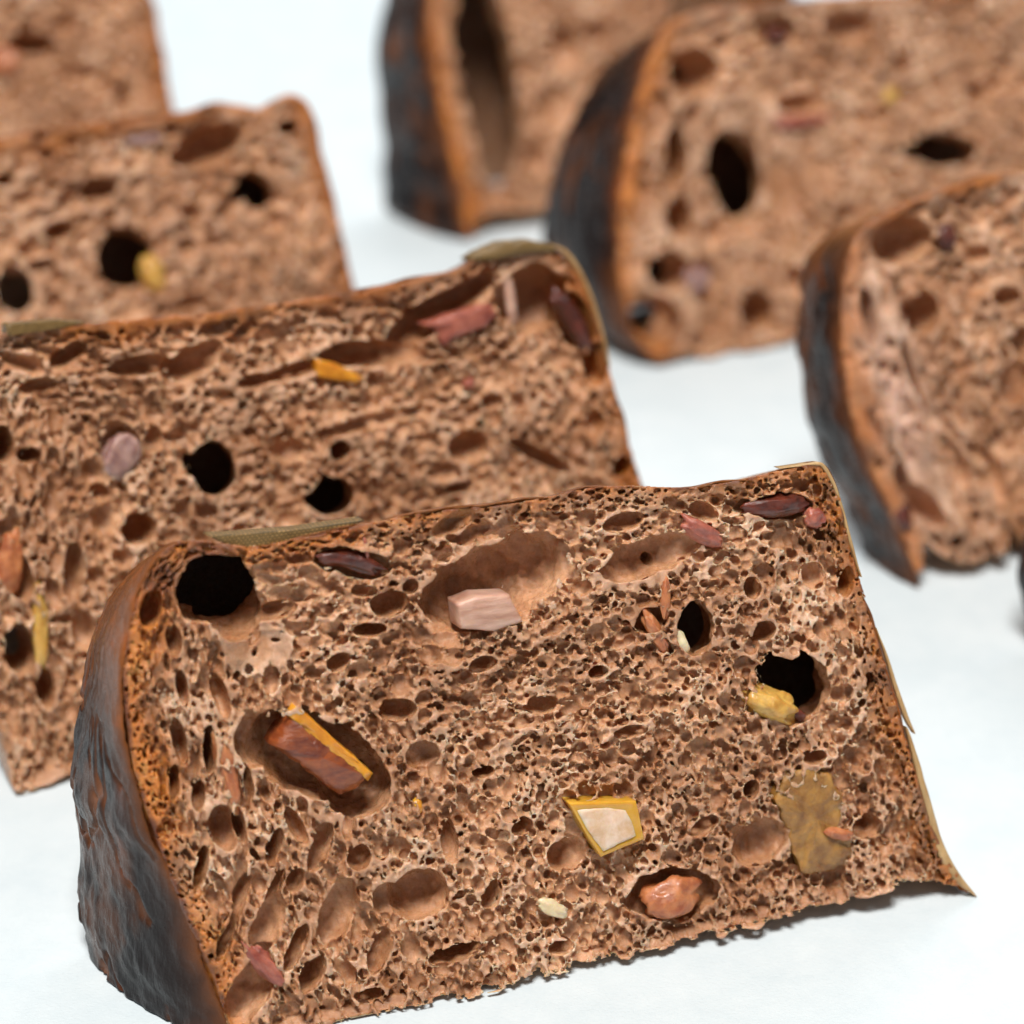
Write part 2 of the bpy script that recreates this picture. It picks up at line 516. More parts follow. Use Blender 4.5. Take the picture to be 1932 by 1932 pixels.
def make_slice(d):
    F = Frame(d['base'][0], d['base'][1], math.radians(d.get('lean', 18)))
    d['F'] = F
    rng = np.random.default_rng(d['seed'])
    h = d['vox']; T = d.get('T', 0.028)
    root = bpy.data.objects.new('bread_slice', None)
    scn.collection.objects.link(root)
    root.empty_display_size = 0.01
    root['label'] = d['label']; root['category'] = 'bread slice'; root['group'] = 'slices of dark fruit bread laid out on white paper'
    # local coordinates: parts are parented to the Empty, which stands at the base of the face
    root.location = F.o
    crustL = smooth_line([F.uv(*p) for p in d['crust']], 0.0012)
    nleft = d['nleft']
    cornerU = F.uv(*d['crust'][nleft])[0]
    bottomL = np.array([F.uv(*p) for p in d['bottom']])
    poly = np.vstack([crustL, bottomL])
    H = poly[:, 1].max(); umin, umax = poly[:, 0].min(), poly[:, 0].max()
    tanL = math.tan(F.lean); kdrop = d.get('kdrop', 0.575)
    fl_v = [a for a, b in d['flare']]; fl_u = [b for a, b in d['flare']]
    def g(t): return t * (1.8 - 0.8 * t)
    def flare(vn, t, u):
        m = 1 - sstep(u, umin, umin + 0.045)
        return np.interp(vn, fl_v, fl_u) * g(t) * m
    def fwd(u, v, wd):
        vn = np.clip(v / H, 0, 1)
        return u - flare(vn, wd / T, u), v + wd * (tanL - kdrop * vn)
    # ---- crumb as a voxel field
    D = d.get('depth', 0.011)
    pad = 4
    u0 = umin - flare(0.0, D / T, umin) - pad * h; v0 = -0.002 - pad * h; w0 = -6 * h - 0.0008
    u1 = umax + pad * h
    if d.get('clip'):       # keep only what the frame can see
        u0 = max(u0, F.uv(d['clip'][0], d['clip'][2])[0]); u1 = min(u1, F.uv(d['clip'][1], d['clip'][2])[0])
    vclip = d.get('vmin', 0) 
    v0 = max(v0, vclip)
    nu, nv, nw = int((u1 - u0) / h), int((H + D * tanL - v0) / h) + pad, int((D - w0) / h)
    gu = u0 + np.arange(nu) * h; gv = v0 + np.arange(nv) * h; gw = w0 + np.arange(nw) * h
    # 2D fields on a padded grid
    GX, GY = np.meshgrid(u0 - 0.01 + np.arange(int((u1 - u0 + 0.02) / h / 2)) * h * 2, -0.012 + np.arange(int((H + 0.024) / h / 2)) * h * 2, indexing='ij')
    sd = seg_dist(GX, GY, np.vstack([poly, poly[:1]])).astype(np.float32)
    sd = np.where(inside_poly(GX, GY, poly), sd, -sd)
    k_left = int(np.argmin(np.abs(crustL - F.uv(*d['crust'][nleft])).sum(1)))
    dl = seg_dist(GX, GY, crustL[:k_left + 1]).astype(np.float32)
    dt = seg_dist(GX, GY, crustL[k_left:]).astype(np.float32)
    if d.get('nright'):
        k_right = int(np.argmin(np.abs(crustL - F.uv(*d['crust'][d['nright']])).sum(1)))
    def gidx(u, v): return (u - GX[0, 0]) / (2 * h), (v - GY[0, 0]) / (2 * h)
    # ---- pores
    s0 = F.scale(*d['crust'][nleft])
    big = []                                            # centre (3), axes (3), angle, sharp id
    for hx in d['holes']:
        px, py, rx, ry, ang, wc, rw = hx[:7]
        k = F.scale(px, py); c = F.uv(px, py)
        if rw < 3.9: wc, rw = wc * 1.3, rw * 1.4
        f = 1.0 / math.sqrt(max(0.3, 1 - (wc / rw) ** 2)) if rw > 3.9 else 1.0
        big.append((c[0], c[1], wc * 1e-3, rx * k * f, ry * k * f, rw * 1e-3, math.radians(ang)))
    rm = d['pores']
    acc = []; cells = {}
    cs = rm['rmax'] * 2.2
    def near(u, v, wv):
        a, b, c = int(u // cs), int(v // cs), int(wv // cs)
        for i in (a - 1, a, a + 1):
            for j in (b - 1, b, b + 1):
                for k2 in (c - 1, c, c + 1):
                    yield from cells.get((i, j, k2), ())
    bigA = np.array(big) if big else np.zeros((0, 7))
    area_m = (umax - umin) * H
    N3 = lattice_noise((nu, nv, 1), (38, 38, 1), rng)[:, :, 0]; N4 = lattice_noise((nu, nv, 1), (9, 9, 1), rng)[:, :, 0]
    N5 = lattice_noise((nu, nv, 1), (0.014 / h, 0.014 / h, 1), rng)[:, :, 0]
    relief = (N3 * 0.0007 + N4 * 0.0005 + N5 * 0.001).astype(np.float32)
    for fz in d.get('relief', []):                     # smooth swells and dips of the torn face
        px, py, rx, ry, an, amt = fz; k = F.scale(px, py); c = F.uv(px, py)
        ca, sa = math.cos(math.radians(an)), math.sin(math.radians(an))
        x = (gu - c[0])[:, None]; y = (gv - c[1])[None, :]
        q = ((x * ca + y * sa) / (rx * k)) ** 2 + ((-x * sa + y * ca) / (ry * k)) ** 2
        relief = relief + (np.exp(-q) * amt * 1e-3).astype(np.float32)
    gx, gy = gidx(gu[:, None] + 0 * gv[None, :], 0 * gu[:, None] + gv[None, :])
    relief = relief * (0.08 + 0.92 * sstep(np.minimum(bil(dl, gx, gy), bil(dt, gx, gy)), 0.0004, 0.0045)).astype(np.float32)   # the face meets the crust flush
    for (ra, rb, count, wlo, whi, tight) in rm['levels']:
        n = int(count * area_m * 1e4)
        U = rng.uniform(max(umin, u0), min(umax, u1), n); Vv = rng.uniform(max(0, vclip), H, n); Wd = rng.uniform(wlo, whi, n)
        Wd = Wd + relief[np.clip(((U - u0) / h).astype(int), 0, nu - 1), np.clip(((Vv - v0) / h).astype(int), 0, nv - 1)]
        R = rng.uniform(0, 1, n) ** 1.6 * (rb - ra) + ra
        ix, iy = gidx(U, Vv)
        sdd = bil(sd, ix, iy)
        edge_d = np.minimum(bil(dl, ix, iy) * 0.8, bil(dt, ix, iy))
        R = R * (0.42 + 0.58 * sstep(edge_d, 0.0006, 0.0045))
        ok = (sdd > R * 0.55) & (R > 1.35 * h)
        for (px, py, rx, ry, an) in d.get('calm', []):     # smooth stretched membrane, few pores
            c = F.uv(px, py); k = F.scale(px, py); ca, sa = math.cos(math.radians(an)), math.sin(math.radians(an))
            x = ((U - c[0]) * ca + (Vv - c[1]) * sa) / (rx * k); y = (-(U - c[0]) * sa + (Vv - c[1]) * ca) / (ry * k)
            ok &= (x * x + y * y > 1) | (rng.random(n) < 0.06)
        # leave out those inside the big hollows
        for b in bigA:
            ca, sa = math.cos(b[6]), math.sin(b[6])
            x = (U - b[0]) * ca + (Vv - b[1]) * sa; y = -(U - b[0]) * sa + (Vv - b[1]) * ca
            q = np.sqrt((x / (b[3] + R * 0.75)) ** 2 + (y / (b[4] + R * 0.75)) ** 2 + ((Wd - b[2]) / (b[5] + R * 0.5)) ** 2)
            ok &= q > 1.0
        for i in np.nonzero(ok)[0]:
            u, v, wv, r = U[i], Vv[i], Wd[i], R[i]
            good = True
            for (a, b, c, rr) in near(u, v, wv):
                q = (r + rr) * tight
                if (a - u) ** 2 + (b - v) ** 2 + (c - wv) ** 2 < q * q: good = False; break
            if good:
                acc.append((u, v, wv, r))
                cells.setdefault((int(u // cs), int(v // cs), int(wv // cs)), []).append((u, v, wv, r))
    acc = np.array(acc)
    log('slice', d['seed'], 'grid', nu, nv, nw, 'pores', len(acc))
    N1 = lattice_noise((nu, nv, nw), 4.5, rng)
    N2 = lattice_noise((nu, nv, nw), 13, rng)
    P = np.full((nu, nv, nw), 0.01, np.float32)
    # flow direction: along the nearest crust
    gdx, gdy = np.gradient(np.minimum(dl * 0.75, dt))
    def carve(cu, cv, cw, ru, rv, rw, ang, amp1, amp2, sqr=False):
        ext = max(ru, rv) * 1.25 + 2 * h
        i0, i1 = max(0, int((cu - ext - u0) / h)), min(nu, int((cu + ext - u0) / h) + 2)
        j0, j1 = max(0, int((cv - ext - v0) / h)), min(nv, int((cv + ext - v0) / h) + 2)
        k0, k1 = max(0, int((cw - rw * 1.25 - w0) / h) - 2), min(nw, int((cw + rw * 1.25 - w0) / h) + 3)
        if i0 >= i1 or j0 >= j1 or k0 >= k1: return
        x = (gu[i0:i1] - cu)[:, None]; y = (gv[j0:j1] - cv)[None, :]
        ca, sa = math.cos(ang), math.sin(ang)
        X = (x * ca + y * sa) / ru; Y = (-x * sa + y * ca) / rv
        Z = ((gw[k0:k1] - cw) / rw).astype(np.float32)
        q = (X * X + Y * Y).astype(np.float32)
        dd = np.sqrt(q[:, :, None] + (Z * Z)[None, None, :])
        rr = min(ru, rv, rw)
        blk = (slice(i0, i1), slice(j0, j1), slice(k0, k1))
        dd = (dd - 1 + amp1 * N1[blk] + amp2 * N2[blk]) * rr
        np.minimum(P[blk], dd, out=P[blk])
    sharp = rng.random(len(acc)); rot = rng.uniform(-0.5, 0.5, len(acc))
    ix, iy = gidx(acc[:, 0], acc[:, 1]); I, J = np.clip(ix.astype(int), 0, sd.shape[0] - 1), np.clip(iy.astype(int), 0, sd.shape[1] - 1)
    ang = np.arctan2(gdy[I, J], gdx[I, J]) + math.pi / 2
    lf = sstep(-bil(dl, ix, iy), -0.035, -0.006)
    elong = 1.0 + 0.25 * sharp + lf * d.get('stretch', 0.9) * sharp + 0.35 * sstep(-bil(dt, ix, iy), -0.012, -0.003) * sharp
    for (u, v, wv, r), el, an, ro in zip(acc, elong, ang, rot):
        carve(u, v, wv, r * el, r / el ** 0.4, r * 1.1, an + ro, 0.12, 0.26)
    for b in big:
        f = 3.0 * h / min(b[3], b[4])
        carve(b[0], b[1], b[2], b[3], b[4], b[5], b[6], min(0.06, f * 0.4), d.get('bigrough', 0.12))
        if b[5] >= 0.0095:           # the hollow runs on deeper, away to one side
            carve(b[0] + .0024, b[1] - .0014, b[2] + .004, b[3] * .95, b[4] * .95, .0065, b[6], .05, .12)
    # ---- body
    rag = d.get('rag', 1.0)
    for k in range(nw):
        wd = gw[k]; wc = max(wd, 0.0)
        UU = gu[:, None] + 0 * gv[None, :]; VV = 0 * gu[:, None] + gv[None, :]
        # undo the sideways and downward sweep of the body
        vn = np.clip(VV / H, 0, 1)
        vs = (VV - wc * tanL) / (1 - wc * kdrop / H) if True else VV
        us = UU + flare(np.clip(vs / H, 0, 1), wc / T, UU)
        x, y = gidx(us, vs)
        s = bil(sd, x, y); sd_s = s
        low = sstep(-VV, -0.0065, -0.001)
        s = s - (N4 * 0.0003 + N1[:, :, k] * 0.00022 + N2[:, :, k] * 0.0004) * rag * (0.25 + low)
        s = np.minimum(s, (VV * math.cos(F.lean) - wd * math.sin(F.lean) - 0.0001))
        front = wd - relief - N1[:, :, k] * 0.00011 - N2[:, :, k] * 0.00025
        s = np.minimum(s, front)
        wall = (0.0011 * sstep(np.full(1, wd), 0.0006, 0.0022)[0] - sd_s)       # hollows never break out through the crust
        P[:, :, k] = np.minimum(s, np.maximum(P[:, :, k] + N1[:, :, k] * 0.12 * h, wall))
    del N1, N2
    # thin edges of the box: keep it empty so the shell closes at the sides, open at the back
    P[0, :, :] = np.minimum(P[0, :, :], -h); P[-1] = np.minimum(P[-1], -h); P[:, -1] = np.minimum(P[:, -1], -h)
    if vclip <= 0: P[:, 0] = np.minimum(P[:, 0], -h)
    open_air(P)
    RR = reach(P)
    Vx, Q = surface_nets(P)
    n0 = len(Q); Vx, Q = cull(Vx, Q, RR)
    log('  culled', n0, len(Q))
    del P
    u = u0 + Vx[:, 0] * h; v = v0 + Vx[:, 1] * h; wd = w0 + Vx[:, 2] * h
    # ---- colour of the crumb: pale inside, toasted towards the crust
    # the sides hidden under the crust need no faces
    x, y = gidx(u + flare(np.clip(v / H, 0, 1), np.clip(wd, 0, 1) / T, u), v - np.clip(wd, 0, 1) * tanL)
    hid = (wd > 0.0016) & (bil(sd, x, y) < 1.6 * h) & (np.minimum(bil(dl, x, y), bil(dt, x, y)) < 0.0012)
    Q = Q[~hid[Q].all(1)]
    used, inv = np.unique(Q, return_inverse=True); Q = inv.reshape(-1, 4)
    u, v, wd = u[used], v[used], wd[used]
    x, y = gidx(u + flare(np.clip(v / H, 0, 1), np.clip(wd, 0, 1) / T, u), v - np.clip(wd, 0, 1) * tanL)
    a_l = bil(dl, x, y); a_t = bil(dt, x, y)
    pts = np.stack([u, v, wd], 1)
    nlow = fbm(pts, 90, d['seed'], 3); nmid = fbm(pts, 420, d['seed'] + 3, 2)
    C = np.array(COL['mid']) + (np.array(COL['light']) - np.array(COL['mid'])) * sstep(nlow + nmid * 0.5, -0.55, 0.5)[:, None]
    # gluten skin is more orange; recess shade and torn-rim highlights are painted in too
    iu = np.clip(((u - u0) / h).astype(int), 0, nu - 1); iv = np.clip(((v - v0) / h).astype(int), 0, nv - 1)
    skin = sstep(wd - relief[iu, iv], 0.0002, 0.0005)
    C = C * (1 + np.array([0.10, 0.15, 0.20]) * (1 - skin)[:, None]) * (1 - np.array([0.02, 0.13, 0.27]) * skin[:, None])
    tw, lw = d.get('toast', (0.0058, 0.0070))
    tf = np.maximum(1 - sstep(a_t + nlow * 0.003, 0.0002, tw), 1 - sstep(a_l + nlow * 0.004, 0.0008, lw))
    tf = np.clip(tf, 0, 1) ** 0.7
    onleft = (a_l < a_t)[:, None] * sstep(-a_l, -0.006, -0.002)[:, None]
    tcol = np.array(COL['toast']) * (1 - onleft) + np.array((0.60, 0.21, 0.032)) * onleft
    tcol = tcol * (1 - 0.55 * sstep(fbm(pts, 260, d['seed'] + 33, 3), 0.0, 0.45))[:, None]
    C = C + (tcol - C) * (tf * 0.95)[:, None]
    bf = 1 - sstep(np.minimum(a_t * 1.6, a_l) + nmid * 0.0005, 0.0, 0.0007)
    for (px, py, rx, ry, an, cc, am) in d.get('tints', []):
        c = F.uv(px, py); k = F.scale(px, py); ca, sa = math.cos(math.radians(an)), math.sin(math.radians(an))
        q = (((u - c[0]) * ca + (v - c[1]) * sa) / (rx * k)) ** 2 + ((-(u - c[0]) * sa + (v - c[1]) * ca) / (ry * k)) ** 2
        C = C + (np.array(cc) - C) * (np.exp(-q * 1.2 + nlow * .4) * am)[:, None].clip(0, 1)
    if d.get('burn'):
        for (px, py, r) in d['burn']:
            c = F.uv(px, py); k = F.scale(px, py)
            bf = np.maximum(bf, (1 - sstep(np.hypot(u - c[0], v - c[1]) + nlow * 0.002, r * k * 0.4, r * k)) * 0.85)
    C = C + (np.array(COL['burnt']) - C) * (bf * 0.85)[:, None]
    C *= np.array(d.get('tintmul', (1, 1, 1)))
    W = u[:, None] * F.U + v[:, None] * F.V + wd[:, None] * F.W
    link('crumb', mesh_np('crumb', W, Q, C), M_CRUMB, root)
    log('  crumb', len(Q), 'quads')
    # ---- crust skin: sweeps the outline back, from just inside the face to the far side
    st = max(0.00035, h * 1.3)
    cp = smooth_line([F.uv(*p) for p in d['crust']], st)
    tg = np.gradient(cp, axis=0); tg /= np.linalg.norm(tg, axis=1)[:, None] + 1e-12
    nr = np.stack([-tg[:, 1], tg[:, 0]], 1)             # outward: the outline runs up, over and down
    nb = max(8, int(T / max(0.0004, h * 1.5)))
    prof = [(-0.0009, 0.0018), (-0.0004, 0.0010), (-0.00005, 0.0004), (0.00012, 0.0007)] + [(0.0002, wq) for wq in np.linspace(0.0012, T, nb)]
    S = np.cumsum(np.r_[0, np.linalg.norm(np.diff(cp, axis=0), axis=1)])
    cp = cp + nr * (vnoise(np.column_stack([S, S * 0, S * 0]), 190, d['seed'] + 91) * 0.0007)[:, None]
    dk = sstep(-np.arange(len(cp)) / len(cp), -(k_left / len(crustL)) - 0.03, -(k_left / len(crustL)) + 0.04)   # 1 on the dark side
    rows = []
    for off, wq in prof:
        bul = d.get('bulge', 0.0017) * (1 - math.exp(-max(wq, 0) / 0.0035)) * dk[:, None]
        q = cp + nr * (off + bul)
        uu, vv = fwd(q[:, 0], q[:, 1], max(wq, 0))
        rows.append(np.column_stack([uu, vv, np.full(len(q), wq)]))
    G = np.stack(rows, 1)                                # s, profile, 3
    sh = G.shape[:2]
    pts = G.reshape(-1, 3)
    SS = np.column_stack([np.repeat(S, sh[1]), np.tile([p[1] for p in prof], len(S)), np.zeros(sh[0] * sh[1])])
    amp = (0.00012 + 0.00022 * np.repeat(dk, sh[1]))
    wr = fbm(SS * np.array([1, 2.2, 1]), 260, d['seed'] + 40, 4)
    cr = fbm(SS * np.array([0.45, 1.8, 1]), 110, d['seed'] + 50, 3)
    crack = np.exp(-(cr / 0.04) ** 2) * np.repeat(dk, sh[1]) * (fbm(SS, 70, d['seed'] + 8, 2) > 0.0)
    rimcol = np.exp(-np.maximum(SS[:, 1] - 0.0002, 0) / (0.0018 + 0.0014 * vnoise(SS, 160, d['seed'] + 61)))
    swell = vnoise(SS, 75, d['seed'] + 77) * 0.0009 * np.repeat(dk, sh[1]) * sstep(SS[:, 1], 0.001, 0.006)
    disp = wr * amp * 1.3 - crack * 0.0007 + swell
    rag_w = (vnoise(SS, 500, d['seed'] + 5) * 0.0003 + vnoise(SS, 1300, d['seed'] + 6) * 0.00018) * (SS[:, 1] < 0.0006)
    nn = np.repeat(nr, sh[1], 0)
    pts = pts + np.column_stack([nn * (disp + rag_w)[:, None], rag_w])
    # nothing below the paper
    z = pts[:, 1] * math.cos(F.lean) - pts[:, 2] * math.sin(F.lean)
    pts[:, 1] += np.where(z < 0, -z / math.cos(F.lean), 0)
    cd = np.array((0.0085, 0.0055, 0.006)); cb = np.array((0.24, 0.075, 0.02)); ct = np.array((0.22, 0.08, 0.018))
    dkk = np.repeat(dk, sh[1])
    base = ct * (1 - dkk[:, None]) + cd * dkk[:, None]
    brown = np.clip(sstep(fbm(SS * np.array([1, 1.8, 1]), 95, d['seed'] + 21, 4), -0.05, 0.45) * 0.32 + crack * 0.7 + rimcol * 0.8 + d.get('browntop', 0.0) * sstep(np.clip(pts[:, 1] / H, 0, 1), .55, .85) * dkk, 0, 1)
    colr = base + (cb - base) * brown[:, None]
    i = np.arange(sh[0] * sh[1]).reshape(sh)
    q = np.stack([i[:-1, :-1], i[:-1, 1:], i[1:, 1:], i[1:, :-1]], -1).reshape(-1, 4)
    # split the skin where the dark domed crust gives way to the thin brown one
    ksp = int(len(cp) * (k_left / len(crustL)))
    W = pts[:, :1] * F.U + pts[:, 1:2] * F.V + pts[:, 2:] * F.W
    qs = np.repeat(np.arange(sh[0] - 1), sh[1] - 1)
    for nm, msk, lb in (('dark_crust', qs < ksp, d.get('crustlabel')), ('brown_crust', qs >= ksp, None)):
        qq = q[msk]
        if not len(qq): continue
        used, inv = np.unique(qq, return_inverse=True)
        o = link(nm, mesh_np(nm, W[used], inv.reshape(-1, 4), colr[used]), M_CRUST, root)
    # ---- the far cut face, closing the slice
    far = []
    back = pts.reshape(sh + (3,))[:, -1]
    bu, bv = fwd(bottomL[:, 0], bottomL[:, 1], T)
    fu = np.r_[back[:, 0], bu]; fv = np.r_[back[:, 1], np.maximum(bv, T * tanL)]
    c = np.array([fu.mean(), fv.mean()])
    n = len(fu)
    rg = [np.column_stack([c[0] + (fu - c[0]) * s, c[1] + (fv - c[1]) * s, np.full(n, T)]) for s in (0.0, 0.35, 0.7, 1.0)]
    PP = np.vstack(rg)
    i = np.arange(n); j = (i + 1) % n
    Q2 = np.vstack([np.stack([i + k * n, j + k * n, j + (k + 1) * n, i + (k + 1) * n], 1) for k in range(3)])
    W = PP[:, :1] * F.U + PP[:, 1:2] * F.V + PP[:, 2:] * F.W
    link('far_face', mesh_np('far_face', W, Q2, np.tile(np.array(COL['mid']) * .6, (len(PP), 1))), M_CRUMB, root)
    return F, root

PORES_FINE = dict(rmax=0.0019, levels=[
    (0.0011, 0.0017, 26, -0.0004, 0.0014, 0.92),
    (0.00062, 0.00112, 1300, -0.0004, 0.0020, 0.81),
    (0.00042, 0.00062, 1400, -0.0003, 0.0008, 0.82),
    (0.00030, 0.00040, 150, -0.0002, 0.0004, 0.95)])
PORES_MID = dict(rmax=0.0021, levels=[
    (0.0012, 0.0021, 18, -0.0006, 0.0014, 0.95),
    (0.0007, 0.0012, 600, -0.0004, 0.0018, 0.84),
    (0.00052, 0.0007, 900, -0.0003, 0.0009, 0.84)])
PORES_FAR = dict(rmax=0.0022, levels=[
    (0.0012, 0.0022, 16, -0.0006, 0.0014, 0.98),
    (0.0008, 0.0012, 250, -0.0004, 0.0012, 0.88)])

SL = []
# ---- 1: the sharp slice in front
SL.append(dict(seed=1, browntop=.75, label='sharpest bread slice at the front, with a glossy amber cube in its crumb', vox=0.00021,
  base=((445, 1975), (1835, 1690)), nleft=11, flare=((0, .0165), (.3, .0095), (.65, .001), (1, -.002)),
  crust=[(450,1975),(405,1845),(360,1742),(318,1640),(285,1550),(255,1450),(238,1350),(235,1260),(245,1180),(265,1110),(300,1050),(340,1022),(400,1022),(470,1030),(550,1018),(640,1000),(740,978),(850,962),(950,952),(1040,935),(1110,920),(1200,916),(1300,920),(1400,905),(1480,885),(1545,877),(1572,905),(1590,960),(1620,1080),(1660,1220),(1710,1390),(1760,1560),(1800,1640),(1832,1683)],
  bottom=[(1780,1668),(1700,1668),(1620,1700),(1500,1725),(1400,1752),(1300,1780),(1200,1803),(1100,1828),(1000,1850),(900,1878),(800,1895),(700,1922),(600,1942),(520,1972)],
  pores=PORES_FINE, burn=[(400,1040,60),(300,1090,50)],
  calm=[(490,1225,75,60,10),(600,1500,80,40,-40),(1235,1060,110,45,8)],
  relief=[(480,1230,80,70,0,1.8),(560,1450,60,110,0,0.8),(1500,1560,110,120,0,.3),(600,1700,120,40,-45,.4),(1235,1060,90,40,10,.4),(1040,1180,300,30,0,-.3)],
  holes=[ # px,py,rx,ry,angle,centre depth mm,half depth mm
   (405,1110,72,66,0,5,11),(450,1165,50,40,20,4,7),(285,1150,22,36,-15,1.5,3.5),(520,1158,42,15,5,1.5,4),(735,1140,38,26,0,1.2,3.2),(776,1108,18,15,0,1,2.5),
   (940,1098,142,70,14,3.0,6.9),(835,1135,38,42,0,1.5,3),(1175,985,45,17,3,.3,2.2),(855,990,45,20,22,.2,2.0),(1225,1052,95,34,8,1.4,4.2),(1240,1064,11,10,0,3,5),
   (1312,1186,36,50,0,4,10),(1230,1170,34,26,10,1,2.5),(1505,1300,58,66,-25,5,11),(1470,1265,40,30,0,3,6),
   (600,1430,125,72,-30,3.0,6.4),(680,1490,62,54,0,4,8),(480,1400,40,55,10,1.0,3.2),(490,1230,60,45,10,.2,1.6),(1070,1615,38,30,-10,1.2,3.4),(1440,1592,55,42,10,.8,3.0),
   (1275,1690,82,46,-5,2.0,4.5),(795,1690,52,48,0,2,5),(735,1700,30,36,0,1,2.5),(397,1415,13,50,-4,2.5,6),(420,1560,26,52,8,1.2,4),(375,1505,14,30,-10,1.5,4),
   (605,1600,20,48,-28,1.4,4),(640,1725,34,66,-28,1.4,4),(755,1342,34,22,0,1,3),(912,1255,30,15,5,1,2.6),(1025,1330,30,18,0,.8,2.4),(914,1457,20,11,0,1.2,3),(800,1425,34,28,0,.8,2),
   (1640,1563,28,20,0,1,3),(1440,1188,26,22,0,.8,2.2),(505,1745,30,60,-30,.8,2.6),(475,1865,38,80,-32,1.5,4.5),(850,1590,16,38,0,1.4,4),(560,1662,17,24,-20,1,3),
   (680,1620,22,26,0,1,2.8),(930,1690,18,28,-20,1,2.8),(340,1400,14,45,5,1,3),(1420,1490,14,18,0,1.4,4),(1130,1270,20,12,0,1,2.5),(640,1250,26,18,20,.9,2.2),
   (700,1188,34,14,-4,.9,2.6),(690,1115,26,12,-5,.8,2),(1190,1380,34,12,0,.5,1.6),(1540,1090,22,26,30,.9,2.6),(1420,1110,18,22,10,.8,2.3),(1640,1290,10,22,-15,.8,2.3),
   (330,1210,14,30,0,1,3),(520,1020,1,1,0,1,1),(1600,1100,14,30,-10,1,2.6),(1330,965,30,16,-30,.8,2.2),(1470,958,72,24,-6,1.0,2.4),(670,1062,78,30,-18,.8,2.4),
   (560,1790,16,52,-32,1,3.2),(520,1680,12,44,-30,1,3),(455,1700,12,50,-28,1,3),(590,1840,22,40,-35,1,3),(720,1800,20,40,-30,1,3),(430,1770,14,44,-30,1,3),(520,1600,14,40,-20,1,3),
   (660,1560,14,30,-15,1,2.6),(455,1560,10,40,5,1,3),(345,1300,12,40,5,1,2.8),(420,1320,14,44,8,1,2.8),(470,1480,10,34,0,1,3),(330,1480,10,36,-8,1,2.8),(700,1880,30,14,0,1,2.6),(380,1640,12,40,-20,1,3),
   (985,1560,24,17,0,.9,2.6),(1330,1560,30,16,20,.8,2.2),(560,1560,14,40,20,.8,2.4),(1540,1430,24,14,0,.8,2),(860,1800,50,16,8,1.2,3.2),(1060,1790,26,14,0,1,2.4),
  ]))
# ---- 2: the slice behind it on the left
SL.append(dict(seed=2, label='bread slice directly behind the sharp front one, olive leaf scrap at its top corner', vox=0.00041,
  base=((0, 1512), (1330, 1195)), nleft=6, flare=((0, .006), (1, .001)),
  crust=[(-95,1520),(-130,1350),(-150,1150),(-150,950),(-130,800),(-110,690),(-80,650),(0,628),(120,615),(250,602),(400,588),(500,576),(600,560),(700,543),(800,522),(870,503),(905,478),(970,462),(1040,468),(1085,505),(1118,580),(1140,650),(1160,730),(1185,820),(1204,890),(1240,985),(1290,1090),(1333,1192)],
  bottom=[(1230,1215),(1000,1270),(700,1340),(400,1405),(200,1455),(120,1468),(70,1490),(40,1497),(20,1480),(-10,1495)],
  pores=PORES_MID, stretch=1.1, clip=(-60, 1400, 1000), vmin=0.0,
  relief=[(240,660,90,14,5,-.7),(760,650,80,14,-5,-.8),(230,860,50,50,0,.5),(1000,700,120,200,0,.2)],
  holes=[(405,885,44,52,0,4,10),(620,936,46,38,0,4,10),(640,851,24,21,0,3,7),(370,680,58,28,18,2,5),(258,690,62,20,-4,1.5,4),(130,672,40,16,25,1,3),(690,668,92,24,-8,3,7),
   (885,842,40,28,0,1,2.8),(265,1000,33,30,0,3,7),(8,838,18,36,0,3,7),(830,590,112,28,22,3,6.5),(1010,560,60,58,0,3,7),(1085,600,30,50,25,2.5,5.5),(1175,880,18,18,0,2,5),
   (42,1225,28,46,0,3.5,8),(140,1075,20,55,-10,1.5,4),(230,850,40,50,0,1,2.6),(710,795,130,14,2,.5,1.8),(560,700,60,14,5,1.2,3),(1020,860,70,13,-35,1.2,3.2),(870,920,30,12,0,1,2),
   (75,730,40,16,0,1,2.5),(60,860,20,14,0,1.5,3.4),(480,720,40,14,0,1,2.4),(30,1080,30,60,15,1,3),(1130,690,18,36,-10,1.5,3.5),(930,760,25,16,0,.8,2),(1125,800,20,25,0,1,2.4),
   (160,1190,24,40,0,1,2.6),(90,1300,16,40,0,1.5,3.6),(190,930,18,18,0,1,2.4),(740,960,20,10,0,1,2.4),(550,850,30,22,0,1,2.2),(290,830,22,24,0,1,2.4)]))
# ---- 3
SL.append(dict(seed=3, label='blurred bread slice on the left, third in its row, with a humped top corner', vox=0.0006,
  base=((-300, 1015), (745, 800)), nleft=3, flare=((0, .004), (1, .001)), depth=0.012,
  crust=[(-300,1015),(-330,800),(-330,500),(-300,310),(-150,285),(0,262),(120,238),(250,222),(340,212),(400,194),(450,196),(490,203),(520,185),(552,175),(580,190),(596,225),(615,310),(640,420),(668,545),(700,660),(745,800)],
  bottom=[(500,850),(200,910),(-100,975)],
  pores=PORES_FAR, clip=(-60, 900, 600), vmin=0.0, bigrough=0.08,
  relief=[(200,325,90,14,-4,-1.2),(420,330,100,14,-15,-.8),(540,460,80,100,0,-.6),(440,390,60,20,30,-.5)],
  holes=[(238,488,54,56,0,4,11),(485,358,30,34,20,4,11),(435,385,40,14,35,2,5),(395,275,68,34,15,3,7),(30,548,34,42,0,4,11),(190,355,36,20,0,2,5),(542,240,22,15,0,3,7),(290,520,24,34,0,3,6),
   (115,435,30,18,10,1,3),(270,262,40,12,0,1.5,3.5),(10,340,20,12,0,2,4),(80,500,30,12,0,1,2.4),(520,600,30,20,0,1,2.2),(360,570,40,14,0,1,2.2),(350,460,22,14,0,1,2)]))
